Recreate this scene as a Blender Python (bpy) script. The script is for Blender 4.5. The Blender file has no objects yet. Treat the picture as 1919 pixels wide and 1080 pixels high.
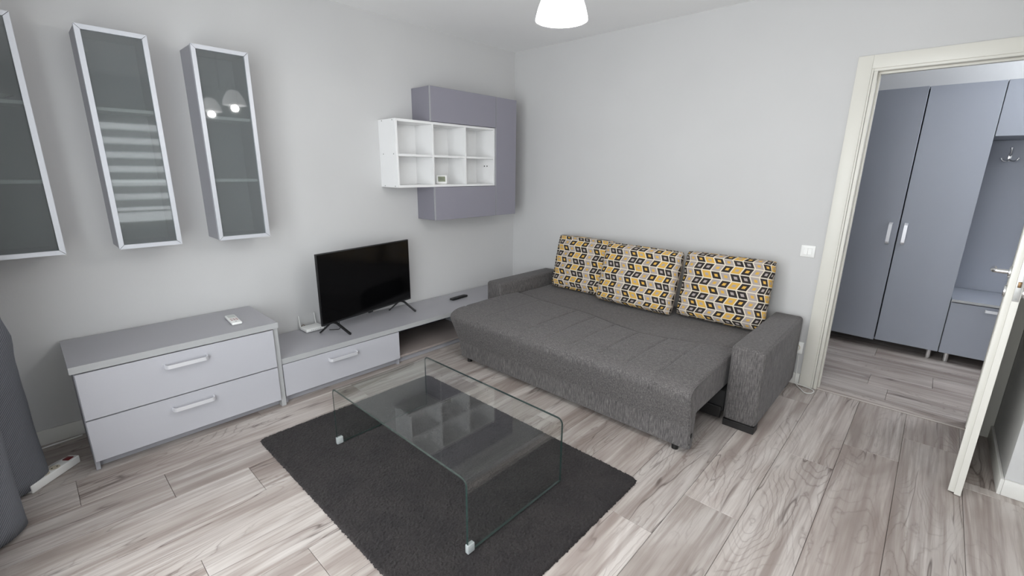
import bpy, bmesh, math, random
from mathutils import Vector, Matrix
random.seed(7)
S = bpy.context.scene
COL = S.collection
PI = math.pi

# ------------------------------------------------------------------ camera
CAM = Vector((-3.5227, -3.2489, 1.4342))
YAW, PIT, ROL, FPX = 0.82458, -0.25357, 0.01123, 850.35
fw = Vector((math.sin(YAW)*math.cos(PIT), math.cos(YAW)*math.cos(PIT), math.sin(PIT)))
r0 = Vector((math.cos(YAW), -math.sin(YAW), 0)); u0 = r0.cross(fw)
r1 = r0*math.cos(ROL)+u0*math.sin(ROL); u1 = -r0*math.sin(ROL)+u0*math.cos(ROL)
cd = bpy.data.cameras.new('camera'); cam = bpy.data.objects.new('camera', cd); COL.objects.link(cam)
cam.matrix_world = Matrix(((r1.x, u1.x, -fw.x, CAM.x), (r1.y, u1.y, -fw.y, CAM.y), (r1.z, u1.z, -fw.z, CAM.z), (0, 0, 0, 1)))
cd.sensor_width = 36; cd.lens = 36*FPX/1919; cd.clip_start = 0.05
S.camera = cam
# ------------------------------------------------------------------ light
S.view_settings.view_transform = 'Standard'; S.view_settings.look = 'None'
S.view_settings.gamma = 1; S.view_settings.use_curve_mapping = False
S.view_settings.exposure = -0.05
S.cycles.max_bounces = 12; S.cycles.diffuse_bounces = 6; S.cycles.glossy_bounces = 6
S.cycles.transparent_max_bounces = 16; S.cycles.transmission_bounces = 6
S.cycles.sample_clamp_indirect = 6
w = bpy.data.worlds.new('sky'); S.world = w; w.use_nodes = True
bg = w.node_tree.nodes['Background']; bg.inputs[0].default_value = (0.95, 0.975, 1.0, 1); bg.inputs[1].default_value = 8.0

def area(name, loc, direction, sx, sy, power, color=(1, 1, 1), portal=False):
    l = bpy.data.lights.new(name, 'AREA'); l.shape = 'RECTANGLE'; l.size = sx; l.size_y = sy
    l.energy = power; l.color = color
    if portal: l.cycles.is_portal = True
    o = bpy.data.objects.new(name, l); COL.objects.link(o); o.location = loc
    o.rotation_euler = Vector(direction).to_track_quat('-Z', 'Y').to_euler()
    return o
area('window_portal', (-3.93, -2.35, 1.25), (1, 0, 0), 2.3, 2.1, 1, portal=True)
area('window_portal', (-2.525, -5.08, 1.35), (0, 1, 0), 1.15, 1.4, 1, portal=True)

# ------------------------------------------------------------------ materials
def mat(name, col, rough=0.5, metal=0.0, spec=0.5, **kw):
    m = bpy.data.materials.new(name); m.use_nodes = True
    b = m.node_tree.nodes['Principled BSDF']
    b.inputs['Base Color'].default_value = (*col, 1); b.inputs['Roughness'].default_value = rough
    b.inputs['Metallic'].default_value = metal; b.inputs['Specular IOR Level'].default_value = spec
    for k, v in kw.items():
        b.inputs[k.replace('_', ' ')].default_value = v
    return m
def srgb(r, g, b):
    f = lambda c: ((c/255+0.055)/1.055)**2.4 if c > 10 else c/255/12.92
    return (f(r), f(g), f(b))
class NT:
    def __init__(s, m): s.t = m.node_tree; s.b = s.t.nodes.get('Principled BSDF')
    def n(s, typ, **kw):
        x = s.t.nodes.new(typ)
        for k, v in kw.items():
            if isinstance(v, tuple) and k.startswith('i_'): pass
            setattr(x, k, v)
        return x
    def set(s, node, **kw):
        for k, v in kw.items():
            node.inputs[k.replace('_', ' ')].default_value = v
        return node
    def l(s, a, b): s.t.links.new(a, b)
    def math(s, op, a, b=None, c=None):
        x = s.t.nodes.new('ShaderNodeMath'); x.operation = op
        for i, v in enumerate((a, b, c)):
            if v is None: continue
            if isinstance(v, (int, float)): x.inputs[i].default_value = v
            else: s.l(v, x.inputs[i])
        return x.outputs[0]
    def mix(s, f, a, b):
        x = s.t.nodes.new('ShaderNodeMix'); x.data_type = 'RGBA'
        for i, v in ((0, f), (6, a), (7, b)):
            if isinstance(v, (int, float)): x.inputs[i].default_value = v
            elif isinstance(v, tuple): x.inputs[i].default_value = (*v, 1)
            else: s.l(v, x.inputs[i])
        return x.outputs[2]
    def noise(s, vec, scale, detail=2, rough=0.5, dist=0.0):
        x = s.t.nodes.new('ShaderNodeTexNoise'); x.inputs['Scale'].default_value = scale
        x.inputs['Detail'].default_value = detail; x.inputs['Roughness'].default_value = rough
        x.inputs['Distortion'].default_value = dist
        s.l(vec, x.inputs['Vector']); return x.outputs['Fac']
    def mapping(s, vec, scale=(1, 1, 1), loc=(0, 0, 0)):
        x = s.t.nodes.new('ShaderNodeMapping'); x.inputs['Scale'].default_value = scale
        x.inputs['Location'].default_value = loc
        s.l(vec, x.inputs['Vector']); return x.outputs[0]
    def coord(s, k='Object'):
        return s.t.nodes.new('ShaderNodeTexCoord').outputs[k]
    def ramp(s, fac, stops):
        x = s.t.nodes.new('ShaderNodeValToRGB'); e = x.color_ramp.elements
        while len(e) > 1: e.remove(e[0])
        e[0].position = stops[0][0]; e[0].color = (*stops[0][1], 1)
        for p, c in stops[1:]:
            q = e.new(p); q.color = (*c, 1)
        s.l(fac, x.inputs[0]); return x.outputs[0]
    def bump(s, h, strength, dist):
        x = s.t.nodes.new('ShaderNodeBump'); x.inputs['Strength'].default_value = strength
        x.inputs['Distance'].default_value = dist; s.l(h, x.inputs['Height'])
        s.l(x.outputs[0], s.b.inputs['Normal'])

def wall_paint(name, col):
    m = mat(name, col, 0.75, spec=0.25); t = NT(m); c = t.coord()
    n = t.noise(c, 160, 3); n2 = t.noise(c, 2.2, 2)
    t.l(t.mix(n2, tuple(x*0.97 for x in col), tuple(min(1, x*1.03) for x in col)), t.b.inputs['Base Color'])
    t.bump(n, 0.12, 0.002); return m
M_wall = wall_paint('wall_paint', (0.585, 0.583, 0.583))
M_ceil = wall_paint('ceiling_paint', (0.89, 0.89, 0.89))
M_trim = mat('white_trim', srgb(224, 222, 215), 0.38)
M_casing = mat('door_casing_paint', srgb(216, 214, 206), 0.38)
M_base = mat('baseboard_white', srgb(222, 221, 217), 0.45)

def laminate(name, col, rough=0.38, var=0.05):
    m = mat(name, col, rough, spec=0.4); t = NT(m); c = t.coord()
    n = t.noise(t.mapping(c, (3, 3, 3)), 1.2, 3)
    f = t.noise(c, 420, 2)
    k = t.mix(t.math('MULTIPLY', t.math('ADD', n, f), 0.5), tuple(x*(1-var) for x in col), tuple(x*(1+var) for x in col))
    t.l(k, t.b.inputs['Base Color'])
    t.bump(f, 0.05, 0.0006); return m
M_front = laminate('lilac_grey_front', srgb(179, 179, 185))
M_carc = laminate('grey_carcass', srgb(158, 158, 164), 0.42)
M_topg = laminate('grey_top', srgb(164, 163, 168), 0.33)
M_edge = laminate('grey_edge_band', srgb(168, 169, 170), 0.4)
M_nicheshade = laminate('niche_shade_tone', srgb(62, 60, 66), 0.6)  # carcass inside darkened: the niche's shade is put into the colour
M_nichef = laminate('niche_floor', srgb(150, 140, 136), 0.5)
M_wfront = laminate('wall_unit_front', srgb(142, 140, 151), 0.42)
M_wside = laminate('wall_unit_side', srgb(132, 130, 140), 0.45)
M_wedge = laminate('wall_unit_edge', srgb(160, 160, 164), 0.4)
M_ward = laminate('wardrobe_front', srgb(150, 154, 164), 0.42)
M_wshelf = laminate('white_shelf_board', srgb(236, 236, 236), 0.4, 0.015)
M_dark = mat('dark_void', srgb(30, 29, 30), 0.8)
M_alu = mat('brushed_aluminium', srgb(222, 222, 226), 0.35, metal=0.35)
M_alum = mat('aluminium_frame', srgb(200, 202, 208), 0.42, metal=0.35)
M_chrome = mat('satin_chrome', srgb(215, 215, 215), 0.22, metal=1)
M_steel = mat('steel_plate', srgb(190, 190, 188), 0.4, metal=0.7)
M_blackpl = mat('black_plastic', srgb(18, 18, 19), 0.35)
M_screen = mat('tv_screen', srgb(5, 5, 6), 0.12, spec=0.35)
M_whitepl = mat('white_plastic', srgb(235, 235, 233), 0.35)
M_greyb = mat('grey_button', srgb(150, 152, 150), 0.5)
M_redb = mat('rose_button', srgb(150, 105, 100), 0.5)
M_lcd = mat('lcd_screen', srgb(128, 134, 112), 0.25)
M_lcdd = mat('lcd_digit', srgb(96, 102, 84), 0.4)
M_redsw = mat('red_switch', srgb(110, 22, 24), 0.3)
M_holeb = mat('socket_hole', srgb(25, 24, 24), 0.6)
M_sockb = mat('socket_insert', srgb(205, 196, 176), 0.5)
M_brownp = mat('sofa_foot_black', srgb(24, 22, 22), 0.5)
M_cable = mat('white_cable', srgb(225, 225, 222), 0.45)
M_rub = mat('clear_foot_clip', srgb(205, 210, 210), 0.15, spec=0.8, **{'Alpha': 0.6})
M_dishes = mat('white_porcelain', srgb(240, 240, 240), 0.15)

def schlick(t, f0):
    g = t.nodes.new('ShaderNodeNewGeometry'); d = t.nodes.new('ShaderNodeVectorMath'); d.operation = 'DOT_PRODUCT'
    t.links.new(g.outputs['Incoming'], d.inputs[0]); t.links.new(g.outputs['Normal'], d.inputs[1])
    def M(op, a, b):
        x = t.nodes.new('ShaderNodeMath'); x.operation = op
        for i, v in enumerate((a, b)):
            if v is None: continue
            if isinstance(v, (int, float)): x.inputs[i].default_value = v
            else: t.links.new(v, x.inputs[i])
        return x.outputs[0]
    c = M('SUBTRACT', 1.0, M('ABSOLUTE', d.outputs['Value'], None))
    return M('ADD', M('MULTIPLY', M('POWER', c, 5.0), 1-f0), f0)
def thin_glass(name, tint, rough=0.0, ior=1.5, gcol=(1, 1, 1)):
    m = bpy.data.materials.new(name); m.use_nodes = True; t = m.node_tree
    for n in list(t.nodes): t.nodes.remove(n)
    o = t.nodes.new('ShaderNodeOutputMaterial'); mx = t.nodes.new('ShaderNodeMixShader')
    tr = t.nodes.new('ShaderNodeBsdfTransparent'); gl = t.nodes.new('ShaderNodeBsdfGlossy'); fr = t.nodes.new('ShaderNodeFresnel')
    tr.inputs[0].default_value = (*tint, 1); gl.inputs[0].default_value = (*gcol, 1); gl.inputs['Roughness'].default_value = rough
    t.nodes.remove(fr); t.links.new(schlick(t, ((ior-1)/(ior+1))**2), mx.inputs[0]); t.links.new(tr.outputs[0], mx.inputs[1]); t.links.new(gl.outputs[0], mx.inputs[2])
    t.links.new(mx.outputs[0], o.inputs[0]); return m
M_glass = thin_glass('table_glass', (0.965, 0.98, 0.972), 0.0, 1.55)
M_gedge = mat('glass_edge', srgb(42, 57, 54), 0.08, spec=0.8)
M_wglass = thin_glass('window_glass', (0.97, 0.98, 0.98))
# frosted smoky cabinet glass: tinted see-through, milky diffuse part and a clear reflection
def frosted():
    m = bpy.data.materials.new('frosted_smoky_glass'); m.use_nodes = True; t = m.node_tree
    for n in list(t.nodes): t.nodes.remove(n)
    N = t.nodes.new; o = N('ShaderNodeOutputMaterial'); m1 = N('ShaderNodeMixShader'); m2 = N('ShaderNodeMixShader')
    tr = N('ShaderNodeBsdfTransparent'); df = N('ShaderNodeBsdfDiffuse'); gl = N('ShaderNodeBsdfGlossy'); fr = N('ShaderNodeFresnel')
    tr.inputs[0].default_value = (0.78, 0.81, 0.81, 1); df.inputs[0].default_value = (*srgb(158, 160, 160), 1)
    gl.inputs['Roughness'].default_value = 0.03; t.nodes.remove(fr)
    m1.inputs[0].default_value = 0.33; tl = N('ShaderNodeBsdfTranslucent'); tl.inputs[0].default_value = (*srgb(218, 222, 222), 1); m3 = N('ShaderNodeMixShader'); m3.inputs[0].default_value = 0.4; t.links.new(df.outputs[0], m3.inputs[1]); t.links.new(tl.outputs[0], m3.inputs[2])
    t.links.new(tr.outputs[0], m1.inputs[1]); t.links.new(m3.outputs[0], m1.inputs[2])
    t.links.new(schlick(t, 0.035), m2.inputs[0]); t.links.new(m1.outputs[0], m2.inputs[1]); t.links.new(gl.outputs[0], m2.inputs[2])
    t.links.new(m2.outputs[0], o.inputs[0]); return m
M_frost = frosted()

def wood(name, axis):
    m = mat(name, (0.5, 0.45, 0.43), 0.42, spec=0.35); t = NT(m)
    c = t.coord()
    oi = t.n('ShaderNodeObjectInfo').outputs['Random']
    off = t.n('ShaderNodeCombineXYZ'); t.l(t.math('MULTIPLY', oi, 37.0), off.inputs[0]); t.l(t.math('MULTIPLY', oi, 91.0), off.inputs[1]); t.l(t.math('MULTIPLY', oi, 17.0), off.inputs[2])
    sep = t.n('ShaderNodeSeparateXYZ'); t.l(c, sep.inputs[0])
    cmb = t.n('ShaderNodeCombineXYZ')
    if axis == 'x': t.l(sep.outputs[0], cmb.inputs[0]); t.l(sep.outputs[1], cmb.inputs[1])
    else: t.l(sep.outputs[1], cmb.inputs[0]); t.l(sep.outputs[0], cmb.inputs[1])
    add = t.n('ShaderNodeVectorMath'); add.operation = 'ADD'; t.l(cmb.outputs[0], add.inputs[0]); t.l(off.outputs[0], add.inputs[1])
    v = add.outputs[0]
    big = t.noise(t.mapping(v, (1.1, 4.5, 1)), 1.0, 3, 0.55, 0.6)            # tone clouds along the board
    ring = t.noise(t.mapping(v, (1.0, 4.2, 1)), 1.0, 1.0, 0.4, 0.3)          # field whose contours are the cathedral rings
    rings = t.math('FRACT', t.math('MULTIPLY', t.math('ADD', ring, t.math('ADD', t.math('MULTIPLY', t.noise(v, 30, 2), 0.020), t.math('MULTIPLY', t.noise(t.mapping(v, (4, 14, 1)), 1.0, 2), 0.06))), 30.0))
    rl = t.math('POWER', t.math('ABSOLUTE', t.math('SUBTRACT', t.math('MULTIPLY', rings, 2.0), 1.0)), 7.0)
    gate = t.ramp(t.noise(t.mapping(v, (0.9, 3.0, 1), (3, 9, 0)), 1.3, 2), [(0.46, (0, 0, 0)), (0.60, (1, 1, 1))])
    streak = t.noise(t.mapping(v, (2.2, 55, 1)), 1.0, 4, 0.65, 0.25)
    st2 = t.noise(t.mapping(v, (0.7, 15, 1), (5, 2, 0)), 1.0, 3, 0.6, 0.5)
    col = t.ramp(big, [(0.30, srgb(150, 139, 133)), (0.46, srgb(181, 172, 166)), (0.60, srgb(197, 190, 185)), (0.75, srgb(172, 161, 155))])
    col = t.mix(t.ramp(st2, [(0.48, (0, 0, 0)), (0.64, (0.65, 0.65, 0.65))]), col, srgb(132, 118, 112))
    col = t.mix(t.ramp(streak, [(0.44, (0.0, 0.0, 0.0)), (0.68, (0.6, 0.6, 0.6))]), col, srgb(138, 124, 117))
    col = t.mix(t.math('MULTIPLY', t.math('MULTIPLY', rl, gate), 0.62), col, srgb(112, 98, 92))
    # dark narrow cracks
    ck = t.noise(t.mapping(v, (0.75, 7.0, 1), (11, 4, 0)), 1.0, 3, 0.5, 0.4)
    ckl = t.ramp(t.math('ABSOLUTE', t.math('SUBTRACT', ck, 0.5)), [(0.0, (1, 1, 1)), (0.010, (0, 0, 0))])
    cg = t.ramp(t.noise(t.mapping(v, (1.6, 3.0, 1), (1, 7, 0)), 1.0, 1), [(0.50, (0, 0, 0)), (0.58, (1, 1, 1))])
    col = t.mix(t.math('MULTIPLY', t.math('MULTIPLY', ckl, cg), 0.8), col, srgb(84, 72, 68))
    # knots
    vo = t.n('ShaderNodeTexVoronoi'); vo.inputs['Scale'].default_value = 1.0; t.l(t.mapping(v, (1.5, 3.6, 1)), vo.inputs['Vector'])
    kn = t.ramp(vo.outputs['Distance'], [(0.02, (1, 1, 1)), (0.055, (0, 0, 0))])
    col = t.mix(t.math('MULTIPLY', kn, 0.7), col, srgb(100, 88, 84))
    hsv = t.n('ShaderNodeHueSaturation'); t.l(col, hsv.inputs['Color']); t.l(t.math('ADD', t.math('MULTIPLY', oi, 0.16), 0.885), hsv.inputs['Value'])
    t.l(hsv.outputs[0], t.b.inputs['Base Color'])
    t.bump(streak, 0.10, 0.001)
    return m
M_woodx = wood('oak_laminate_room', 'x'); M_woody = wood('oak_laminate_hall', 'y')

def fabric():
    m = mat('chenille_grey', srgb(112, 110, 112), 0.95, spec=0.1); t = NT(m); c = t.coord()
    n = t.noise(t.mapping(c, (330, 330, 26)), 1.0, 2, 0.55)
    n1 = t.noise(t.mapping(c, (60, 60, 520)), 1.0, 2, 0.6)
    mm = t.math('ADD', t.math('MULTIPLY', n, 0.72), t.math('MULTIPLY', n1, 0.28))
    b = t.noise(c, 4, 3)
    col = t.ramp(mm, [(0.34, srgb(62, 60, 62)), (0.5, srgb(91, 88, 88)), (0.66, srgb(124, 120, 119))])
    col = t.mix(t.math('MULTIPLY', b, 0.25), col, srgb(96, 92, 88))
    t.l(col, t.b.inputs['Base Color']); t.b.inputs['Sheen Weight'].default_value = 0.12
    t.bump(mm, 0.3, 0.002); return m
M_fab = fabric()

def pillow_mat():
    m = mat('retro_rhomb_print', (0.5, 0.5, 0.5), 0.9, spec=0.1); t = NT(m)
    uv = t.n('ShaderNodeTexCoord').outputs['UV']; sp = t.n('ShaderNodeSeparateXYZ'); t.l(uv, sp.inputs[0])
    v = t.math('DIVIDE', sp.outputs[1], 0.054)
    zig = t.math('PINGPONG', v, 1.0)
    u = t.math('DIVIDE', sp.outputs[0], 0.064)
    a = t.math('ADD', u, t.math('MULTIPLY', zig, -0.42))
    b = v
    fa, fb = t.math('FRACT', a), t.math('FRACT', b)
    ia, ib = t.math('FLOOR', a), t.math('FLOOR', b)
    da = t.math('ABSOLUTE', t.math('SUBTRACT', fa, 0.5)); db = t.math('ABSOLUTE', t.math('SUBTRACT', fb, 0.5))
    mx = t.math('MAXIMUM', da, db)
    line = t.math('GREATER_THAN', mx, 0.435)
    inner = t.math('LESS_THAN', mx, 0.17)
    # sequence of cell kinds along the rows, shifted from row to row
    q = t.math('FLOORED_MODULO', t.math('ADD', ia, t.math('MULTIPLY', ib, 3.0)), 7.0)
    q2 = t.math('FLOORED_MODULO', t.math('ADD', q, t.math('FLOOR', t.math('DIVIDE', ib, 2.0))), 7.0)
    K, Y, G, C = srgb(34, 31, 34), srgb(218, 172, 78), srgb(172, 162, 158), srgb(226, 216, 198)
    def pick(vals, cols):
        r = t.n('ShaderNodeValToRGB'); r.color_ramp.interpolation = 'CONSTANT'; e = r.color_ramp.elements
        e[0].position = 0; e[0].color = (*cols[vals[0]], 1); e.remove(e[1])
        for i, k in enumerate(vals[1:], 1):
            x = e.new((i-0.05)/7.0); x.color = (*cols[k], 1)
        t.l(t.math('DIVIDE', q2, 7.0), r.inputs[0]); return r.outputs[0]
    cols = {'K': K, 'Y': Y, 'G': G}
    outer = pick('KGKYKGK', cols); inn = pick('GYYGYYG', cols)
    weave = t.noise(uv, 900, 2)
    c1 = t.mix(inner, outer, inn); c2 = t.mix(line, c1, C)
    c3 = t.mix(t.math('MULTIPLY', weave, 0.25), c2, srgb(120, 110, 100))
    t.l(c3, t.b.inputs['Base Color']); t.bump(weave, 0.3, 0.001); return m
M_pil = pillow_mat()

def rug_mat():
    m = mat('charcoal_pile', srgb(54, 50, 51), 1.0, spec=0.05); t = NT(m); c = t.coord()
    n = t.noise(c, 380, 3, 0.7); b = t.noise(c, 6, 4, 0.6)
    col = t.ramp(n, [(0.3, srgb(24, 22, 22)), (0.55, srgb(54, 50, 50)), (0.8, srgb(90, 83, 83))])
    col = t.mix(t.ramp(b, [(0.42, (0.45, 0.45, 0.45)), (0.55, (0, 0, 0))]), col, srgb(36, 33, 35))
    t.l(col, t.b.inputs['Base Color']); t.b.inputs['Sheen Weight'].default_value = 0.1
    t.bump(n, 0.8, 0.004); return m
M_rug = rug_mat()
def curtain_mat():
    m = mat('grey_woven_curtain', srgb(92, 94, 100), 0.75, spec=0.25); t = NT(m)
    uv = t.n('ShaderNodeTexCoord').outputs['UV']
    wv = t.n('ShaderNodeTexWave'); wv.bands_direction = 'DIAGONAL'; wv.inputs['Scale'].default_value = 55; wv.inputs['Distortion'].default_value = 1.0
    t.l(uv, wv.inputs['Vector'])
    t.l(t.mix(wv.outputs['Fac'], srgb(84, 86, 93), srgb(126, 128, 134)), t.b.inputs['Base Color'])
    t.bump(wv.outputs['Fac'], 0.4, 0.002); return m
M_cur = curtain_mat()
M_shade = mat('opal_glass_shade', (0.95, 0.95, 0.95), 0.2, **{'Emission Color': (1, 0.985, 0.97, 1), 'Emission Strength': 3.0})
M_bulb = mat('lit_bulb', (1, 1, 1), 0.3, **{'Emission Color': (1, 0.985, 0.96, 1), 'Emission Strength': 9.0})
def blind_mat():
    m = bpy.data.materials.new('blind_fabric'); m.use_nodes = True; t = m.node_tree
    for n in list(t.nodes): t.nodes.remove(n)
    N = t.nodes.new; o = N('ShaderNodeOutputMaterial'); mx = N('ShaderNodeMixShader'); a = N('ShaderNodeBsdfDiffuse'); b = N('ShaderNodeBsdfTranslucent')
    a.inputs[0].default_value = (0.75, 0.75, 0.75, 1); b.inputs[0].default_value = (0.8, 0.8, 0.8, 1); mx.inputs[0].default_value = 0.6
    t.links.new(a.outputs[0], mx.inputs[1]); t.links.new(b.outputs[0], mx.inputs[2]); t.links.new(mx.outputs[0], o.inputs[0]); return m
M_blind = blind_mat()

# ------------------------------------------------------------------ builders
OFF = {}
def obj(name, bm, m, parent=None, smooth=False, local=False):
    me = bpy.data.meshes.new(name)
    off = OFF.get(parent.name, Vector()) if parent else Vector()
    if not local and off.length > 0: bmesh.ops.translate(bm, verts=bm.verts, vec=-off)
    bmesh.ops.recalc_face_normals(bm, faces=bm.faces)
    if smooth:
        for f in bm.faces: f.smooth = True
    bm.to_mesh(me); bm.free()
    for x in (m if isinstance(m, (list, tuple)) else [m]): me.materials.append(x)
    if smooth:
        try: me.set_sharp_from_angle(angle=math.radians(38))
        except Exception: pass
    o = bpy.data.objects.new(name, me); COL.objects.link(o)
    if parent: o.parent = parent
    OFF[o.name] = off
    return o
def thing(name, label, cat, loc, rotz=0, group=None):
    o = bpy.data.objects.new(name, None); COL.objects.link(o); o.empty_display_size = 0.1
    o.location = loc; o.rotation_euler = (0, 0, rotz); o['label'] = label; o['category'] = cat
    if group: o['group'] = group
    OFF[o.name] = Vector(loc); return o
def tag(o, label, cat, group=None):
    o['label'] = label; o['category'] = cat
    if group: o['group'] = group
    return o
def struct(o, label=None):
    o['kind'] = 'structure'
    if label: o['label'] = label
    return o
def bbox(bm, x0, x1, y0, y1, z0, z1, bev=0.0, seg=2):
    x0, x1 = min(x0, x1), max(x0, x1); y0, y1 = min(y0, y1), max(y0, y1); z0, z1 = min(z0, z1), max(z0, z1)
    r = bmesh.ops.create_cube(bm, size=1.0)
    bmesh.ops.transform(bm, matrix=Matrix.Translation(((x0+x1)/2, (y0+y1)/2, (z0+z1)/2)) @ Matrix.Diagonal((x1-x0, y1-y0, z1-z0, 1)), verts=r['verts'])
    if bev > 0:
        es = list({e for v in r['verts'] for e in v.link_edges})
        bmesh.ops.bevel(bm, geom=es, offset=bev, segments=seg, profile=0.5, affect='EDGES', clamp_overlap=True)
    return bm
def box(name, x0, x1, y0, y1, z0, z1, m, parent=None, bev=0.0012, seg=1, local=False, smooth=None):
    bm = bmesh.new(); bbox(bm, x0, x1, y0, y1, z0, z1, bev, seg)
    return obj(name, bm, m, parent, smooth=(bev > 0) if smooth is None else smooth, local=local)
def sweep(bm, pts, rw, rh=None, up=Vector((0, 0, 1)), n=4, closed=False):
    """sweep a section (rectangle if n=4, ellipse otherwise) along points"""
    pts = [Vector(p) for p in pts]; rh = rh or rw; rings = []
    N = len(pts)
    for i, p in enumerate(pts):
        a = pts[(i-1) % N] if (closed or i > 0) else p; b = pts[(i+1) % N] if (closed or i < N-1) else p
        t = (b-a).normalized(); s = t.cross(up)
        if s.length < 1e-4: s = t.cross(Vector((1, 0, 0)))
        s.normalize(); q = s.cross(t).normalized()
        ring = []
        for k in range(n):
            an = 2*PI*k/n + (PI/4 if n == 4 else 0); f = math.sqrt(2) if n == 4 else 1
            ring.append(bm.verts.new(p + s*rw*f*math.cos(an) + q*rh*f*math.sin(an)))
        rings.append(ring)
    for i in range(N if closed else N-1):
        A, B = rings[i], rings[(i+1) % N]
        for k in range(n): bm.faces.new((A[k], A[(k+1) % n], B[(k+1) % n], B[k]))
    if not closed:
        bm.faces.new(rings[0]); bm.faces.new(list(reversed(rings[-1])))
    return bm
def lathe(bm, prof, c, n=32, axis=Vector((0, 0, 1)), cap=False):
    c = Vector(c); q = Vector((0, 0, 1)).rotation_difference(axis); rings = []
    for r, z in prof:
        rings.append([bm.verts.new(c + q @ Vector((r*math.cos(2*PI*k/n), r*math.sin(2*PI*k/n), z))) for k in range(n)])
    for A, B in zip(rings, rings[1:]):
        for k in range(n): bm.faces.new((A[k], A[(k+1) % n], B[(k+1) % n], B[k]))
    if cap: bm.faces.new(rings[0]); bm.faces.new(list(reversed(rings[-1])))
    return bm
def cyl(bm, c, r, h, axis=Vector((0, 0, 1)), n=20, bev=0.0):
    b = min(bev, r*0.5, h*0.4)
    prof = [(r-b, 0), (r, b), (r, h-b), (r-b, h)] if b > 0 else [(r, 0), (r, h)]
    return lathe(bm, prof, c, n, axis, cap=True)
def smooth_pts(ctrl, per=8, closed=False):
    P = [Vector(p) for p in ctrl]; out = []; N = len(P)
    for i in range(N if closed else N-1):
        p0 = P[(i-1) % N] if (closed or i > 0) else P[i]; p1 = P[i]; p2 = P[(i+1) % N]; p3 = P[(i+2) % N] if (closed or i < N-2) else p2
        for k in range(per):
            t = k/per
            out.append(0.5*((2*p1)+(-p0+p2)*t+(2*p0-5*p1+4*p2-p3)*t*t+(-p0+3*p1-3*p2+p3)*t**3))
    if not closed: out.append(P[-1])
    return out

# ------------------------------------------------------------------ the room shell
H = 2.53
XW, YB = -3.88, -5.0          # window wall, back wall
YR, XJ = -3.695, -0.64        # jutting right wall
DY0, DY1, DZ = -2.835, -3.622, 2.03   # door opening
WT = 0.13
def multi(name, boxes, m, bev=0):
    bm = bmesh.new()
    for b in boxes: bbox(bm, *b, bev)
    return struct(obj(name, bm, m))
multi('wall_back', [(-4.01, 0.0, 0.0, 0.12, 0, H)], M_wall)                 # television wall
multi('wall_sofa', [(0, WT, -2.835, 0.12, 0, H), (0, WT, -2.835, DY1, DZ, H), (0, WT, DY1, YR-0.1, 0, H)], M_wall)
multi('wall_right', [(XJ, 0, YR, YR-0.1, 0, H), (XJ, XJ+0.1, YR-0.1, YB, 0, H)], M_wall)
multi('wall_left', [(XW-0.13, XW, 0, -1.2, 0, H), (XW-0.13, XW, -3.5, YB, 0, H), (XW-0.13, XW, -1.2, -3.5, 0, 0.2), (XW-0.13, XW, -1.2, -3.5, 2.3, H)], M_wall)
multi('wall_behind', [(-4.01, -3.10, YB, YB-0.13, 0, H), (-1.95, XJ+0.1, YB, YB-0.13, 0, H), (-3.10, -1.95, YB, YB-0.13, 0, 0.65), (-3.10, -1.95, YB, YB-0.13, 2.05, H)], M_wall)
multi('ceiling', [(-4.01, 0.13, YB-0.13, 0.12, H, H+0.1), (0.13, 2.0, -5.13, 0.12, H, H+0.1)], M_ceil)
# hall shell
multi('wall_hall', [(1.81, 1.93, -5.0, 0.0, 0, H)], M_wall)
multi('wall_hall_end', [(WT, 1.81, -1.5, -1.4, 0, H), (XJ+0.1, 1.93, -5.1, -5.0, 0, H), (0.03, WT, YR-0.1, -5.0, 0, H)], M_wall)

# floor: base slab with every plank a part
fb = bmesh.new(); bbox(fb, -4.01, 1.93, YB-0.13, 0.12, -0.06, -0.012)
floor = struct(obj('floor', fb, mat('screed', (0.10, 0.09, 0.085), 0.9)))
def plank(x0, x1, y0, y1, m):
    if abs(x1-x0) < 0.03 or abs(y1-y0) < 0.01: return
    g = 0.0007
    x0, x1 = min(x0, x1)+g, max(x0, x1)-g; y0, y1 = min(y0, y1)+g, max(y0, y1)-g
    bm = bmesh.new(); bbox(bm, x0, x1, y0, y1, -0.012, 0.0)
    top = [e for e in bm.edges if all(v.co.z > -0.001 for v in e.verts)]
    bmesh.ops.bevel(bm, geom=top, offset=0.0014, segments=1, affect='EDGES')
    c = Vector(((x0+x1)/2, (y0+y1)/2, 0))
    bmesh.ops.translate(bm, verts=bm.verts, vec=-c)
    o = obj('plank', bm, m, floor, local=True); o.location = c
PIT_, Y00, L = 0.2351, -0.510, 1.385
joints = {0: -2.75, 1: -3.563, 2: -3.268, 3: -2.972, 4: -2.68, 5: -3.286, 6: -2.985, 7: -2.69, 8: -1.73, 9: -1.986, 10: -1.667, 11: -0.967, 12: -0.660, 13: -0.355, 14: -0.70, 15: -1.2, 16: -1.6, 17: -2.1, 18: -0.9, 19: -1.4}
row = 0; y = 0.0
while y > YB:
    y1 = max(Y00 - PIT_*(row-1), YB) if row > 0 else Y00+PIT_
    j = joints.get(row-1, -1.0) - 6*L
    segs = []; x = j
    while x < 0.0:
        segs.append((max(x, XW), min(x+L, 0.0))); x += L
    segs = [s for s in segs if s[1]-s[0] > 0.03]
    for a, b in segs:
        if y1 >= YR: plank(a, b, y, y1, M_woodx)
        elif y > YR:
            plank(a, min(b, XJ), y, y1, M_woodx)
            if b > XJ: plank(max(a, XJ), b, y, YR, M_woodx)
        else: plank(a, min(b, XJ), y, y1, M_woodx)
    y = y1; row += 1
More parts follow.
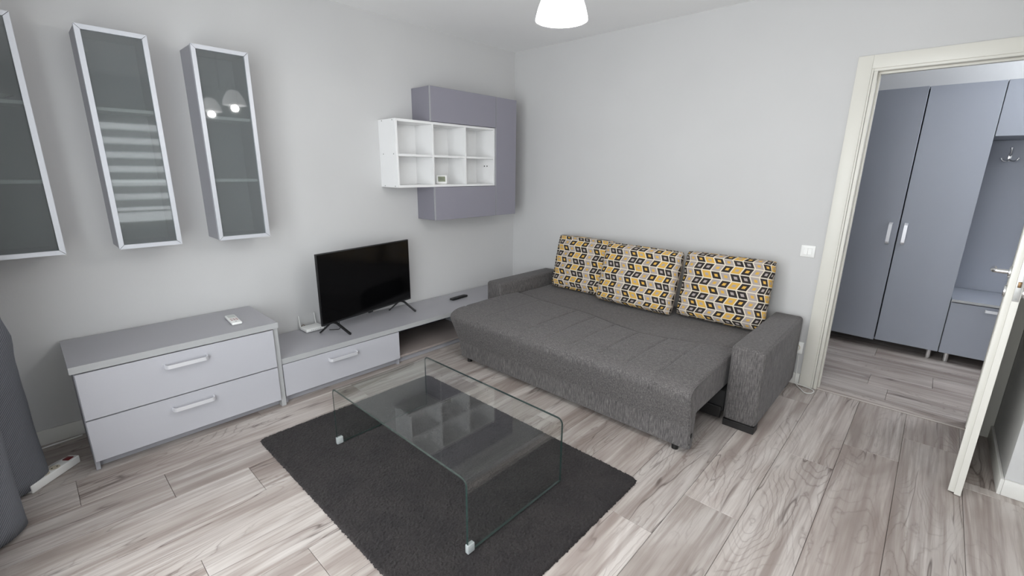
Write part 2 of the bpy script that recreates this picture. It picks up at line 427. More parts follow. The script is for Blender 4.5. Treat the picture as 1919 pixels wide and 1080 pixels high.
# hall planks run the other way
hx = [0.083, 0.13, 0.345, 0.578, 0.811, 1.04, 1.275, 1.51, 1.745, 1.81]
hj = [-3.9, -4.6, -3.101, -3.44, -2.6, -3.08, -3.5, -2.9, -3.3]
for i in range(len(hx)-1):
    yy = hj[i]-2*L
    while yy < -1.5:
        a, b = max(yy, -5.0), min(yy+L, -1.5)
        if hx[i+1] <= 0.14:      # strip inside the doorway only
            a, b = max(a, DY1), min(b, DY0)
        if b-a > 0.03: plank(hx[i], hx[i+1], a, b, M_woody)
        yy += L
struct(box('trim_1', 0.0, 0.083, DY1, DY0, -0.012, 0.002, M_woody, None, 0.001))
struct(box('trim_2', -0.003, 0.014, DY1, DY0, 0.002, 0.0035, mat('threshold_edge', srgb(196, 188, 180), 0.4), None, 0.0005))

# baseboards
BH, BT = 0.082, 0.014
def bb(name, boxes):
    bm = bmesh.new()
    for b in boxes: bbox(bm, *b, 0.003, 2)
    return struct(obj(name, bm, M_base, smooth=True))
bb('baseboard_back', [(XW+0.001, -0.001, -0.0005, -BT, 0.0005, BH)])
bb('baseboard_sofa', [(-0.0005, -BT, -BT-0.001, -2.748, 0.0005, BH)])
bb('baseboard_right', [(XJ-BT, -0.03, YR+0.0005, YR+BT, 0.0005, BH), (XJ-0.0005, XJ-BT, YR+0.0004, YB+0.001, 0.0005, BH)])
bb('baseboard_left', [(XW+0.0005, XW+BT, -BT-0.001, YB+0.02, 0.0005, BH)])

# door 1 surround: stepped casing and jamb
def casing():
    bm = bmesh.new()
    # stepped profile (offset from opening edge outward o, proud p)
    def frame(y0, y1, zt, width, px0, px1, bev=0.002):
        s = 1
        bbox(bm, px0, px1, y0, y0+width, 0.0005, zt+width, bev)
        if y1-width > YR+0.001: bbox(bm, px0, px1, y1-width, y1, 0.0005, zt+width, bev)
        else: bbox(bm, px0, px1, YR+0.002, y1, 0.0005, zt+width, bev)
        bbox(bm, px0, px1, y1, y0, zt, zt+width, bev)
    frame(-2.823, -3.632, 2.026, 0.073, -0.020, -0.0005)
    frame(-2.833, -3.624, 2.014, 0.024, -0.013, -0.0002)
    return bm
tr = struct(obj('door_1', casing(), M_casing, smooth=True))
def jamb():
    bm = bmesh.new()
    bbox(bm, -0.012, WT+0.012, DY0-0.018, DY0, 0.0005, DZ-0.018, 0.0015)
    bbox(bm, -0.012, WT+0.012, DY1, DY1+0.018, 0.0005, DZ-0.018, 0.0015)
    bbox(bm, -0.012, WT+0.012, DY0, DY1, DZ-0.018, DZ, 0.0015)
    bbox(bm, 0.035, 0.062, DY0-0.030, DY0-0.018, 0.0005, DZ-0.030, 0.0015)   # stop
    bbox(bm, 0.035, 0.062, DY1+0.018, DY1+0.030, 0.0005, DZ-0.030, 0.0015)
    bbox(bm, 0.035, 0.062, DY0-0.018, DY1+0.018, DZ-0.030, DZ-0.018, 0.0015)
    return bm
obj('jamb', jamb(), M_casing, tr, smooth=True)
box('strike_plate', 0.004, 0.026, DY0-0.0195, DY0-0.018, 0.95, 1.12, M_steel, tr, 0.0005)
# hall side casing
hc = bmesh.new()
bbox(hc, WT+0.0005, WT+0.018, DY0, DY0+0.07, 0.0005, DZ+0.06, 0.002); bbox(hc, WT+0.0005, WT+0.018, DY1-0.07, DY1, 0.0005, DZ+0.06, 0.002); bbox(hc, WT+0.0005, WT+0.018, DY1, DY0, DZ-0.01, DZ+0.06, 0.002)
obj('hall_casing', hc, M_casing, tr, smooth=True)

# open door leaf
dvec = Vector((-0.80+0.0, -3.533+3.6135, 0)); dang = math.atan2(dvec.y, dvec.x)
leaf = thing('door_leaf', 'white interior door leaf standing open, seen edge-on beside the doorway', 'door', (-0.022, -3.6145, 0.0), dang)
# local x runs from the hinge to the free edge; local -y... +y faces the jutting wall
LL = 0.785
# dang ~174 deg: local +y points to world -y
bm = bmesh.new(); bbox(bm, 0.0, LL-0.012, -0.022, 0.0, 0.006, 2.0, 0.0015); obj('hall_side_panel', bm, M_trim, leaf, True, True)
bm = bmesh.new(); bbox(bm, 0.0, LL, 0.0, 0.023, 0.004, 2.012, 0.0015); obj('room_side_panel', bm, M_trim, leaf, True, True)
lp = bmesh.new(); bbox(lp, LL, LL+0.0012, 0.001, 0.021, 0.935, 1.095, 0.0004); lpo = obj('lock_plate', lp, M_steel, leaf, True, True)
lb = bmesh.new(); bbox(lb, LL+0.001, LL+0.009, 0.005, 0.016, 0.995, 1.018, 0.001); obj('latch_bolt', lb, mat('brass_latch', srgb(120, 96, 70), 0.35, metal=0.8), lpo, True, True)
for zz in (1.083, 0.947):
    sc = bmesh.new(); cyl(sc, (LL+0.0012, 0.011, zz), 0.004, 0.001, Vector((1, 0, 0)), 10); obj('screw', sc, M_greyb, lpo, True, True)
def lever(side):
    s = side; y = 0.023 if s > 0 else -0.022; bm = bmesh.new()
    ax = Vector((0, s, 0))
    cyl(bm, (LL-0.06, y, 1.045), 0.026, 0.009, ax, 24, 0.002)
    sweep(bm, smooth_pts([(LL-0.06, y+s*0.006, 1.045), (LL-0.06, y+s*0.035, 1.045), (LL-0.064, y+s*0.050, 1.045), (LL-0.085, y+s*0.056, 1.045), (LL-0.13, y+s*0.056, 1.043), (LL-0.175, y+s*0.056, 1.040)], 5), 0.0095, 0.0095, n=12)
    return bm
for s in (-1, 1):
    obj('door_handle', lever(s), M_chrome, leaf, True, True)
    bm = bmesh.new(); cyl(bm, (LL-0.06, 0.023 if s > 0 else -0.022, 0.965), 0.026, 0.009, Vector((0, s, 0)), 24, 0.002); obj('key_rosette', bm, M_chrome, leaf, True, True)
for z in (0.22, 1.0, 1.78):
    bm = bmesh.new(); cyl(bm, (-0.008, 0.024, z-0.045), 0.007, 0.09, n=12, bev=0.001); obj('hinge', bm, M_steel, leaf, True, True)

# windows (outside the frame, they light the room)
def window(name, axis, c, w0, w1, z0, z1, mull):
    p = struct(thing(name, 'white framed window', 'window', (0, 0, 0))); del p['category']; del p['label']
    def B(nm, a0, a1, d0, d1, q0, q1, m):
        if axis == 'x': return box(nm, c+d0, c+d1, a0, a1, q0, q1, m, p, 0.003)
        return box(nm, a0, a1, c+d0, c+d1, q0, q1, m, p, 0.003)
    t = 0.06
    B('window_frame', w0, w0+t, -0.03, 0.03, z0, z1, M_trim); B('window_frame', w1-t, w1, -0.03, 0.03, z0, z1, M_trim)
    B('window_frame', w0+t, w1-t, -0.03, 0.03, z0, z0+t, M_trim); B('window_frame', w0+t, w1-t, -0.03, 0.03, z1-t, z1, M_trim)
    for k in range(mull):
        a = w0+(w1-w0)*(k+1)/(mull+1); B('mullion', a-0.04, a+0.04, -0.03, 0.03, z0+t, z1-t, M_trim)
    e = [w0+t]+[w0+(w1-w0)*(k+1)/(mull+1) for k in range(mull)]+[w1-t]
    for i in range(len(e)-1):
        B('pane', e[i]+(0.04 if i else 0), e[i+1]-(0.04 if i < len(e)-2 else 0), -0.003, 0.003, z0+t, z1-t, M_wglass)
    return p
window('window_1', 'x', XW-0.065, -3.5, -1.2, 0.2, 2.3, 2)
window('window_2', 'y', YB-0.065, -3.10, -1.95, 0.65, 2.05, 0)
bl = thing('zebra_blind', 'white day-and-night roller blind of horizontal bands on the window behind the camera', 'blind', (-2.5, YB+0.04, 2.12))
box('cassette', -3.12, -1.93, YB+0.004, YB+0.07, 2.08, 2.15, M_trim, bl, 0.006)
z = 2.06
while z > 0.85:
    box('fabric_band', -3.10, -1.94, YB+0.035, YB+0.0365, z-0.10, z, M_blind, bl, 0); z -= 0.175
box('bottom_rail', -3.11, -1.94, YB+0.028, YB+0.044, z+0.01, z+0.03, M_trim, bl, 0.002)

# ------------------------------------------------------------------ handles
def bow_handle(name, xa, xb, y, z, parent, m=M_alu, h=0.0095, dep=0.034):
    bm = bmesh.new()
    pts = smooth_pts([(xa, y, z), (xa+0.001, y-dep*0.55, z), (xa+0.010, y-dep*0.93, z), (xa+0.030, y-dep, z), (xb-0.030, y-dep, z), (xb-0.010, y-dep*0.93, z), (xb-0.001, y-dep*0.55, z), (xb, y, z)], 4)
    sweep(bm, pts, 0.0035, h, up=Vector((0, 0, 1)), n=4)
    return obj(name, bm, m, parent, True)

# ------------------------------------------------------------------ drawer unit
X0, X1, D = -3.486, -2.622, 0.482
G = 0.004     # clearance off the baseboard
Yk = -BT-0.002
du = thing('drawer_unit', 'low grey two-drawer chest against the left wall, next to the curtain', 'drawers', (X0, 0, 0))
box('top_panel', X0-0.012, X1+0.030, Yk, -0.4975, 0.512, 0.546, [M_topg], du, 0.001)
box('front_edge_band', X0-0.012, X1+0.030, -0.4976, -0.4990, 0.512, 0.546, M_edge, du, 0)
box('side_panel', X0, X0+0.018, Yk, -D+0.0, 0.0005, 0.511, M_carc, du)
box('side_panel', X1-0.0, X1+0.028, Yk, -D-0.004, 0.0005, 0.511, M_edge, du)
box('back_panel', X0+0.019, X1-0.001, Yk, Yk-0.006, 0.05, 0.511, M_carc, du)
box('bottom_panel', X0+0.019, X1-0.001, Yk-0.007, -D+0.02, 0.05, 0.066, M_carc, du)
box('plinth', X0+0.019, X1-0.001, -D+0.04, -D+0.056, 0.0005, 0.049, M_carc, du)
for z0, z1, zh in ((0.052, 0.266, 0.207), (0.272, 0.506, 0.447)):
    d = box('drawer', X0+0.003, X1-0.003, -D-0.019, -D-0.001, z0, z1, M_front, du, 0.0012)
    bow_handle('handle', -3.156, -2.968, -D-0.019, zh, d)
# ------------------------------------------------------------------ tv bench
tb = thing('tv_bench', 'long low grey television bench along the left wall, running behind the sofa', 'bench', (-2.59, 0, 0))
BX0, BX1 = X1+0.032, -0.018
box('top_panel', BX0, BX1, Yk, -0.475, 0.268, 0.302, M_topg, tb, 0.001)
box('front_edge_band', BX0, BX1, -0.4751, -0.4765, 0.268, 0.302, M_edge, tb, 0)
for a in (BX0, -1.772, -0.95, BX1-0.018):
    box('side_panel', a, a+0.018, Yk, -0.458, 0.0005, 0.267, M_carc, tb)
box('back_panel', BX0+0.019, -1.773, Yk, Yk-0.006, 0.05, 0.267, M_carc, tb)
box('back_panel', -1.753, -0.951, Yk, Yk-0.006, 0.066, 0.267, M_nicheshade, tb)
box('niche_shade_sheet', -1.753, -0.951, Yk-0.007, -0.455, 0.262, 0.267, M_nicheshade, tb, 0)  # added dark sheet, painted shade on the underside of the top
box('bottom_panel', -1.753, -0.951, Yk, -0.458, 0.048, 0.064, M_nichef, tb)
box('bottom_panel', BX0+0.019, -1.773, Yk-0.007, -0.45, 0.048, 0.064, M_carc, tb)
box('plinth', BX0+0.019, -1.773, -0.43, -0.414, 0.0005, 0.047, M_carc, tb)
box('plinth', -1.753, -0.951, -0.43, -0.414, 0.0005, 0.047, M_carc, tb)
d = box('drawer', BX0+0.002, -1.757, -0.477, -0.459, 0.052, 0.263, M_front, tb, 0.0012)
bow_handle('handle', -2.299, -2.105, -0.477, 0.211, d)

# ------------------------------------------------------------------ glass wall cabinets
def glass_cabinet(xa, xb, label, shelves=True):
    t = thing('glass_cabinet', label, 'cabinet', ((xa+xb)/2, 0, 1.0208), 0, 'frosted glass wall cabinets')
    z0, z1, dep, th = 1.0208, 2.0631, 0.200, 0.016
    box('side_panel', xa+0.002, xa+0.002+th, -0.001, -dep, z0+0.002, z1-0.002, M_carc, t)
    box('side_panel', xb-0.002-th, xb-0.002, -0.001, -dep, z0+0.002, z1-0.002, M_carc, t)
    box('top_panel', xa+0.003+th, xb-0.003-th, -0.001, -dep, z1-0.002-th, z1-0.002, M_carc, t)
    box('bottom_panel', xa+0.003+th, xb-0.003-th, -0.001, -dep, z0+0.002, z0+0.002+th, M_carc, t)
    box('back_panel', xa+0.003+th, xb-0.003-th, -0.001, -0.006, z0+0.003+th, z1-0.003-th, M_cabin, t)
    for z in (1.352, 1.695):
        box('shelf', xa+0.003+th, xb-0.003-th, -0.007, -dep+0.012, z, z+0.016, M_cabsh, t)
    # aluminium door frame with mitred corners
    fwid = 0.021; y0, y1 = -dep-0.001, -0.2231
    O = [(xa, z0), (xb, z0), (xb, z1), (xa, z1)]; I = [(xa+fwid, z0+fwid), (xb-fwid, z0+fwid), (xb-fwid, z1-fwid), (xa+fwid, z1-fwid)]
    d = None
    for i in range(4):
        j = (i+1) % 4; bm = bmesh.new()
        g = 0.0003
        q = [O[i], O[j], I[j], I[i]]
        f = [bm.verts.new((p[0], y1, p[1])) for p in q]; b = [bm.verts.new((p[0], y0, p[1])) for p in q]
        bm.faces.new(f); bm.faces.new(list(reversed(b)))
        for k in range(4): bm.faces.new((f[k], b[k], b[(k+1) % 4], f[(k+1) % 4]))
        cxm, czm = sum(p[0] for p in q)/4, sum(p[1] for p in q)/4
        for v in bm.verts:   # hairline mitre gap
            if i % 2 == 0: v.co.x += g*4*(1 if v.co.x < cxm else -1)
            else: v.co.z += g*4*(1 if v.co.z < czm else -1)
        if i == 0: d = obj('door', bm, M_alum, t)
        else: obj('door_rail', bm, M_alum, d)
    box('glass_pane', xa+fwid-0.004, xb-fwid+0.004, -0.210, -0.214, z0+fwid-0.004, z1-fwid+0.004, M_frost, d, 0)
    for z in (1.96, 1.13):
        bm = bmesh.new(); cyl(bm, (xa+0.030, -0.190, z), 0.012, 0.012, Vector((0, 1, 0)), 14, 0.002); obj('hinge', bm, M_steel, t, True)
    return t
M_cabin = laminate('cabinet_inside', srgb(172, 174, 178), 0.5)
M_cabsh = mat('cabinet_shelf', srgb(240, 242, 242), 0.35)
glass_cabinet(-3.675, -3.402, 'frosted glass wall cabinet at the left edge with a plate on its shelf')
glass_cabinet(-3.205, -2.937, 'middle of the three narrow frosted glass wall cabinets')
glass_cabinet(-2.756, -2.480, 'frosted glass wall cabinet nearest the room corner, rightmost of the three')
bm = bmesh.new(); lathe(bm, [(0.035, 0.0), (0.045, 0.002), (0.092, 0.022), (0.095, 0.024), (0.090, 0.024), (0.045, 0.006), (0.001, 0.005)], (-3.54, -0.10, 1.712), 40)
tag(obj('plate', bm, M_dishes, None, True), 'white plate lying on the upper shelf of the leftmost glass cabinet', 'plate')

# ------------------------------------------------------------------ white and grey wall unit
ws = thing('cube_shelf', 'white open wall shelf of six compartments between the grey wall boxes', 'shelf', (-1.02, 0, 1.298))
SX0, SX1, SZ0, SZ1, SD = -1.538, -0.507, 1.298, 1.7956, 0.2309
t_ = 0.018
box('side_panel', SX0, SX0+t_, -0.001, -SD, SZ0, SZ1, M_wshelf, ws); box('side_panel', SX1-t_, SX1, -0.001, -SD, SZ0, SZ1, M_wshelf, ws)
box('top_panel', SX0+t_+0.0003, SX1-t_-0.0003, -0.001, -SD, SZ1-t_, SZ1, M_wshelf, ws)
box('bottom_panel', SX0+t_+0.0003, SX1-t_-0.0003, -0.001, -SD, SZ0, SZ0+t_, M_wshelf, ws)
box('back_panel', SX0+t_+0.0003, SX1-t_-0.0003, -0.001, -0.006, SZ0+t_+0.0003, SZ1-t_-0.0003, M_wshelf, ws)
for a in (-1.203, -0.862): box('divider', a, a+0.016, -0.0065, -SD+0.002, SZ0+t_+0.0003, SZ1-t_-0.0003, M_wshelf, ws)
e = [SX0+t_, -1.203, -0.862, SX1-t_]
for i in range(3): box('shelf', e[i]+(0.0165 if i else 0.0005), e[i+1]-0.0005, -0.0065, -SD+0.002, 1.530, 1.546, M_wshelf, ws)
for yy in (-0.055, -0.195):
    for zz in (SZ0+0.010, 1.545, SZ1-0.010):
        bm = bmesh.new(); cyl(bm, (SX0+0.0002, yy, zz), 0.0048, 0.0012, Vector((-1, 0, 0)), 10); obj('screw', bm, M_greyb, ws, True)
for yy in (-0.150, -0.115):
    bm = bmesh.new(); cyl(bm, (SX1-t_-0.0002, yy, 1.470), 0.0060, 0.002, Vector((-1, 0, 0)), 12); obj('plug', bm, M_holeb, ws, True)

def grey_box(name, label, xa, xb, za, zb, dep, door_x):
    t = thing(name, label, 'cabinet', ((xa+xb)/2, 0, za), 0)
    th = 0.016
    box('side_panel', xa, xa+th, -0.001, -dep+0.019, za, zb, M_wside, t); box('side_panel', xb-th, xb, -0.001, -dep+0.019, za, zb, M_wside, t)
    box('top_panel', xa+th+.0003, xb-th-.0003, -0.001, -dep+0.019, zb-th, zb, M_wside, t)
    box('bottom_panel', xa+th+.0003, xb-th-.0003, -0.001, -dep+0.019, za, za+th, M_wside, t)
    box('back_panel', xa+th+.0003, xb-th-.0003, -0.001, -0.006, za+th+.0003, zb-th-.0003, M_wside, t)
    d = box('door', xa+0.0045, xb-0.001, -dep+0.017, -dep, za+0.001, zb-0.001, M_wfront, t, 0.001)
    box('edge_band', xa+0.0010, xa+0.0042, -dep+0.017, -dep-0.0003, za+0.001, zb-0.001, M_wedge, d, 0)
    return t
grey_box('wall_box', 'grey horizontal wall box above the white cube shelf', -1.2212, -0.5065, 1.7975, 2.0563, 0.2435, 0)
grey_box('wall_box', 'grey horizontal wall box below the white cube shelf', -1.2012, -0.5065, 1.0279, 1.2965, 0.2435, 0)
grey_box('wall_box', 'tall grey vertical wall box nearest the room corner', -0.5045, -0.2382, 1.0279, 2.0563, 0.2435, 0)

th = thing('room_thermostat', 'small white thermostat with grey display standing in the lower middle shelf compartment', 'thermostat', (-1.068, -0.165, SZ0+t_), math.radians(-28))
bm = bmesh.new(); bbox(bm, -0.045, 0.045, -0.010, 0.010, 0.003, 0.074, 0.005, 3)
rot = Matrix.Rotation(math.radians(-10), 4, 'X'); bmesh.ops.transform(bm, matrix=rot, verts=bm.verts); body = obj('body', bm, M_whitepl, th, True, True)
bm = bmesh.new(); bbox(bm, -0.030, 0.030, -0.0112, -0.009, 0.020, 0.062, 0.0004); bmesh.ops.transform(bm, matrix=rot, verts=bm.verts); sc_ = obj('display', bm, M_lcd, th, True, True)
bm = bmesh.new()
for a, b, c2, d2 in ((-0.012, -0.006, 0.032, 0.052), (-0.002, 0.004, 0.032, 0.052), (0.009, 0.013, 0.032, 0.044), (-0.022, -0.018, 0.034, 0.050)): bbox(bm, a, b, -0.0116, -0.0111, c2, d2)
bmesh.ops.transform(bm, matrix=rot, verts=bm.verts); obj('digits', bm, M_lcdd, sc_, False, True)
bm = bmesh.new(); bbox(bm, -0.03, 0.03, -0.004, 0.030, 0.0, 0.006, 0.001); obj('stand', bm, M_whitepl, th, True, True)

# ------------------------------------------------------------------ television
TVc = Vector(((-2.248-1.415)/2, (-0.305-0.145)/2, 0.302)); tva = math.atan2(0.16, 0.833); hw = 0.424
tv = thing('television', 'black flat-screen television on two splayed feet on the grey bench', 'television', TVc, tva)
bm = bmesh.new(); bbox(bm, -hw, hw, -0.004, 0.012, 0.082, 0.583, 0.003, 2); cab = obj('bezel', bm, M_blackpl, tv, True, True)
bm = bmesh.new(); bbox(bm, -hw+0.007, hw-0.007, -0.0052, -0.0038, 0.096, 0.576, 0.0003); obj('screen', bm, M_screen, tv, False, True)
bm = bmesh.new(); bbox(bm, -hw+0.06, hw-0.06, 0.012, 0.055, 0.10, 0.40, 0.012, 3); obj('rear_housing', bm, M_blackpl, tv, True, True)
bm = bmesh.new(); bbox(bm, -0.02, 0.02, -0.003, 0.008, 0.074, 0.0825, 0.001); obj('receiver', bm, M_blackpl, tv, True, True)
for sx in (-0.330, 0.318):
    for yy, xx in ((-0.105, 0.055), (0.10, -0.045)):
        bm = bmesh.new(); sweep(bm, [(sx, 0.004, 0.088), (sx+xx*0.2, yy*0.2, 0.082), (sx+xx*0.9, yy*0.93, 0.010), (sx+xx, yy, 0.0065)], 0.009, 0.0055, n=4); obj('foot', bm, M_blackpl, tv, True, True)
bm = bmesh.new(); sweep(bm, smooth_pts([(-0.26, 0.05, 0.13), (-0.25, 0.05, 0.06), (-0.262, 0.03, 0.018), (-0.27, 0.06, 0.006), (-0.30, 0.10, 0.005)], 6), 0.003, 0.003, n=8); obj('cable', bm, M_blackpl, tv, True, True)

# router
rt = thing('wifi_router', 'small white router with two aerials behind the television', 'router', (-2.225, -0.085, 0.302), math.radians(3))
bm = bmesh.new(); bbox(bm, -0.066, 0.066, -0.050, 0.050, 0.003, 0.028, 0.007, 3); obj('body', bm, M_whitepl, rt, True, True)
for sx in (-0.058, 0.058):
    bm = bmesh.new(); sweep(bm, [(sx, 0.053, 0.014), (sx, 0.057, 0.030), (sx-0.004*(1 if sx > 0 else 1), 0.060, 0.105)], 0.0045, 0.0035, n=8); obj('antenna', bm, M_whitepl, rt, True, True)
for k in range(6):
    bm = bmesh.new(); bbox(bm, -0.03+k*0.013, -0.026+k*0.013, -0.0505, -0.0495, 0.012, 0.017); obj('status_light', bm, M_greyb, rt, False, True)
bm = bmesh.new(); sweep(bm, smooth_pts([(-0.02, 0.05, 0.015), (-0.03, 0.062, 0.030), (-0.045, 0.064, 0.024), (-0.05, 0.063, 0.004)], 5), 0.0022, n=8); obj('cable', bm, mat('tan_cable', srgb(110, 88, 60), 0.5), rt, True, True)

# remotes
rm = thing('tv_remote', 'black remote control on the grey bench right of the television', 'remote', (-0.935, -0.200, 0.302), math.radians(4))
bm = bmesh.new(); bbox(bm, -0.095, 0.095, -0.022, 0.022, 0.001, 0.019, 0.006, 3); obj('body', bm, M_blackpl, rm, True, True)
bm = bmesh.new()
for i in range(9):
    for j in range(3): bbox(bm, -0.070+i*0.016, -0.061+i*0.016, -0.0135+j*0.011, -0.0065+j*0.011, 0.0185, 0.0200)
bt = obj('buttons', bm, mat('dark_button', srgb(48, 48, 50), 0.5), rm, False, True)
ar = thing('white_remote', 'white air-conditioner remote control lying on the drawer unit', 'remote', (-2.765, -0.290, 0.546), math.radians(-94))
bm = bmesh.new(); bbox(bm, -0.094, 0.094, -0.027, 0.027, 0.001, 0.017, 0.007, 3); obj('body', bm, M_whitepl, ar, True, True)
bm = bmesh.new(); bbox(bm, -0.080, -0.020, -0.019, 0.019, 0.0168, 0.0175); obj('display', bm, mat('pale_lcd', srgb(196, 200, 196), 0.3), ar, False, True)
bm = bmesh.new()
for i in range(2):
    for j in range(3): bbox(bm, 0.004+i*0.026, 0.014+i*0.026, -0.019+j*0.014, -0.009+j*0.014, 0.0165, 0.0182, 0.0005)
obj('buttons', bm, M_redb, ar, True, True)
bm = bmesh.new(); cyl(bm, (0.068, 0, 0.0165), 0.004, 0.0015, n=12); obj('lamp_dot', bm, M_greyb, ar, True, True)

# ------------------------------------------------------------------ sofa
sf = thing('sofa_bed', 'grey fabric sofa bed, pulled out, along the right-hand wall', 'sofa', (-0.5, -1.59, 0))
SY0, SY1 = -0.475, -2.715
def arm(xf, ya, yb):
    bm = bmesh.new(); bbox(bm, xf, -0.03, ya, yb, 0.042, 0.500, 0.022, 4)
    a = obj('armrest', bm, M_fab, sf, True)
    ym = (ya+yb)/2
    box('plinth', xf+0.003, xf+0.08, ya-0.004 if ya > yb else ya+0.004, yb+0.004 if ya > yb else yb-0.004, 0.0006, 0.043, M_brownp, a, 0.002)
    box('foot', -0.13, -0.06, ya-0.02, yb+0.02, 0.0006, 0.043, M_brownp, a, 0.002)
    # seam piping round the front edges
    bm = bmesh.new(); r = 0.0028
    for yy in (max(ya, yb)-0.014, min(ya, yb)+0.014):
        sweep(bm, [(xf+0.004, yy, 0.05), (xf+0.004, yy, 0.478), (xf+0.010, yy, 0.490), (xf+0.024, yy, 0.4965), (-0.05, yy, 0.4965)], r, r, n=6)
    obj('piping', bm, M_fab, a, True)
    return a
arm(-0.850, -0.478, -0.645); arm(-0.925, -2.536, -2.713)
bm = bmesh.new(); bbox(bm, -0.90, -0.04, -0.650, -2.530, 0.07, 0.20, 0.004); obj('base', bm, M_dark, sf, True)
box('base_rail', -0.918, -0.902, -0.66, -2.52, 0.03, 0.10, M_brownp, sf, 0.002)
for yy in (-0.8, -2.35): box('foot', -0.80, -0.74, yy, yy-0.06, 0.0006, 0.069, M_brownp, sf, 0.002)

def interp(tab, y):
    if y >= tab[0][0]: return tab[0][1]
    for (a, b), (c, d) in zip(tab, tab[1:]):
        if y >= c:
            f = (y-a)/(c-a); f = f*f*(3-2*f) if False else f
            return b+(d-b)*f
    return tab[-1][1]
ctrl = [(-0.655, -0.640), (-0.75, -0.655), (-0.95, -0.69), (-1.2, -0.715), (-1.42, -0.725), (-1.6, -0.765), (-1.76, -0.808), (-1.95, -0.835), (-2.1, -0.81), (-2.25, -0.765), (-2.43, -0.700), (-2.52, -0.690)]
cs = smooth_pts([(a, b, 0) for a, b in ctrl], 6); tabx = [(p.x, p.y) for p in cs]
from mathutils import noise as mn
def groove(d, wdt): return math.exp(-(d/wdt)**2)
def pull_out():
    bm = bmesh.new(); y0, y1 = -0.658, -2.516
    # profile: (param kind, x, z); top part x measured as fraction between rear and -1.36
    prof = []
    prof += [('r', 0.0, 0.30), ('r', 0.0, 0.375), ('r', 0.006, 0.392), ('r', 0.02, 0.399)]
    for k in range(1, 90): prof.append(('t', k/90.0, 0.402+0.006*math.sin(PI*k/90)))
    prof += [('a', -1.345, 0.401), ('a', -1.372, 0.395), ('a', -1.395, 0.385), ('a', -1.412, 0.370), ('a', -1.421, 0.350), ('a', -1.419, 0.325), ('a', -1.411, 0.300)]
    for k in range(1, 14): prof.append(('a', -1.411+0.045*min(1, k/8), 0.300-0.019*k))
    prof += [('a', -1.368, 0.034), ('a', -1.360, 0.028), ('a', -1.325, 0.028), ('a', -1.318, 0.034), ('a', -1.313, 0.215), ('a', -1.308, 0.222), ('a', -0.95, 0.222), ('r', 0.03, 0.222)]
    ys = []
    n = 400
    for i in range(n+1): ys.append(y0+(y1-y0)*i/n)
    seams = [-0.98, -1.36, -1.55, -1.74, -1.935, -2.125, -2.312]
    def ring(y, inset):
        out = []
        xr = interp(tabx, y)
        for i, (k, a, z) in enumerate(prof):
            x = xr-a if k == 'r' else (xr-0.03+(-1.33-(xr-0.03))*a if k == 't' else a)
            yy = y
            zz = z
            # pulling in of the lower left corner
            if x < -1.25 and z < 0.35:
                f = (0.35-z)/0.35; wgt = max(0.0, 1-(y0-y)/0.35)
                yy = y-0.070*f*wgt
            outer = (k in 'ta' and z > 0.03 and (x < -1.355 or z > 0.38))
            if outer:
                g = 0
                for s in seams:
                    w_ = 0.9 if s < -1.2 else 0.45
                    if k == 't' or x < -1.3: g += w_*groove(y-s, 0.007)*(1 if z > 0.3 else 0.45)
                if k == 't':
                    g += 0.9*groove(x+1.262, 0.010)*(0.5+0.5*math.sin(y*9))
                    g += 0.4*groove(x+1.02, 0.010)
                puff = mn.noise(Vector((x*5, y*5, 1.3)))*0.0035+mn.noise(Vector((x*16, y*16, 4.0)))*0.0012
                d_ = 0.0075*g-puff
                if k == 't' or z > 0.39: zz -= d_
                else: x += d_
            if inset > 0:
                cx_, cz_ = (0, 0)
                if x < -1.355: x += inset
                if z > 0.38: zz -= inset
                if x >= -1.355 and z <= 0.23 and z > 0.2: zz += inset*0.5
            out.append(bm.verts.new((x, yy, zz)))
        return out
    rings = []
    for yy, ins in [(y0, 0.010), (y0-0.003, 0.004), (y0-0.008, 0.001)]: rings.append(ring(yy, ins))
    for yy in ys[2:-2]: rings.append(ring(yy, 0))
    for yy, ins in [(y1+0.008, 0.001), (y1+0.003, 0.004), (y1, 0.010)]: rings.append(ring(yy, ins))
    m = len(prof)
    for A, B in zip(rings, rings[1:]):
        for k in range(m): bm.faces.new((A[k], A[(k+1) % m], B[(k+1) % m], B[k]))
    for R_ in (rings[0], rings[-1]):
        bm.faces.new(R_)
    return bm
po = obj('pull_out_seat', pull_out(), M_fab, sf, True)
# piping along the right end of the pulled-out seat
bm = bmesh.new(); sweep(bm, smooth_pts([(-0.93, -2.516, 0.392), (-1.2, -2.516, 0.393), (-1.36, -2.516, 0.388), (-1.408, -2.516, 0.362), (-1.412, -2.516, 0.325), (-1.385, -2.516, 0.22), (-1.363, -2.516, 0.10), (-1.362, -2.516, 0.04)], 5), 0.003, n=6)
obj('piping', bm, M_fab, po, True)
box('care_tag', -1.352, -1.338, -2.5165, -2.5190, 0.095, 0.118, M_dark, po, 0)
bm = bmesh.new(); cyl(bm, (-1.345, -2.44, 0.0006), 0.018, 0.03, n=16); obj('castor', bm, M_blackpl, po, True)
bm = bmesh.new(); cyl(bm, (-1.345, -0.80, 0.0006), 0.018, 0.03, n=16); obj('castor', bm, M_blackpl, po, True)
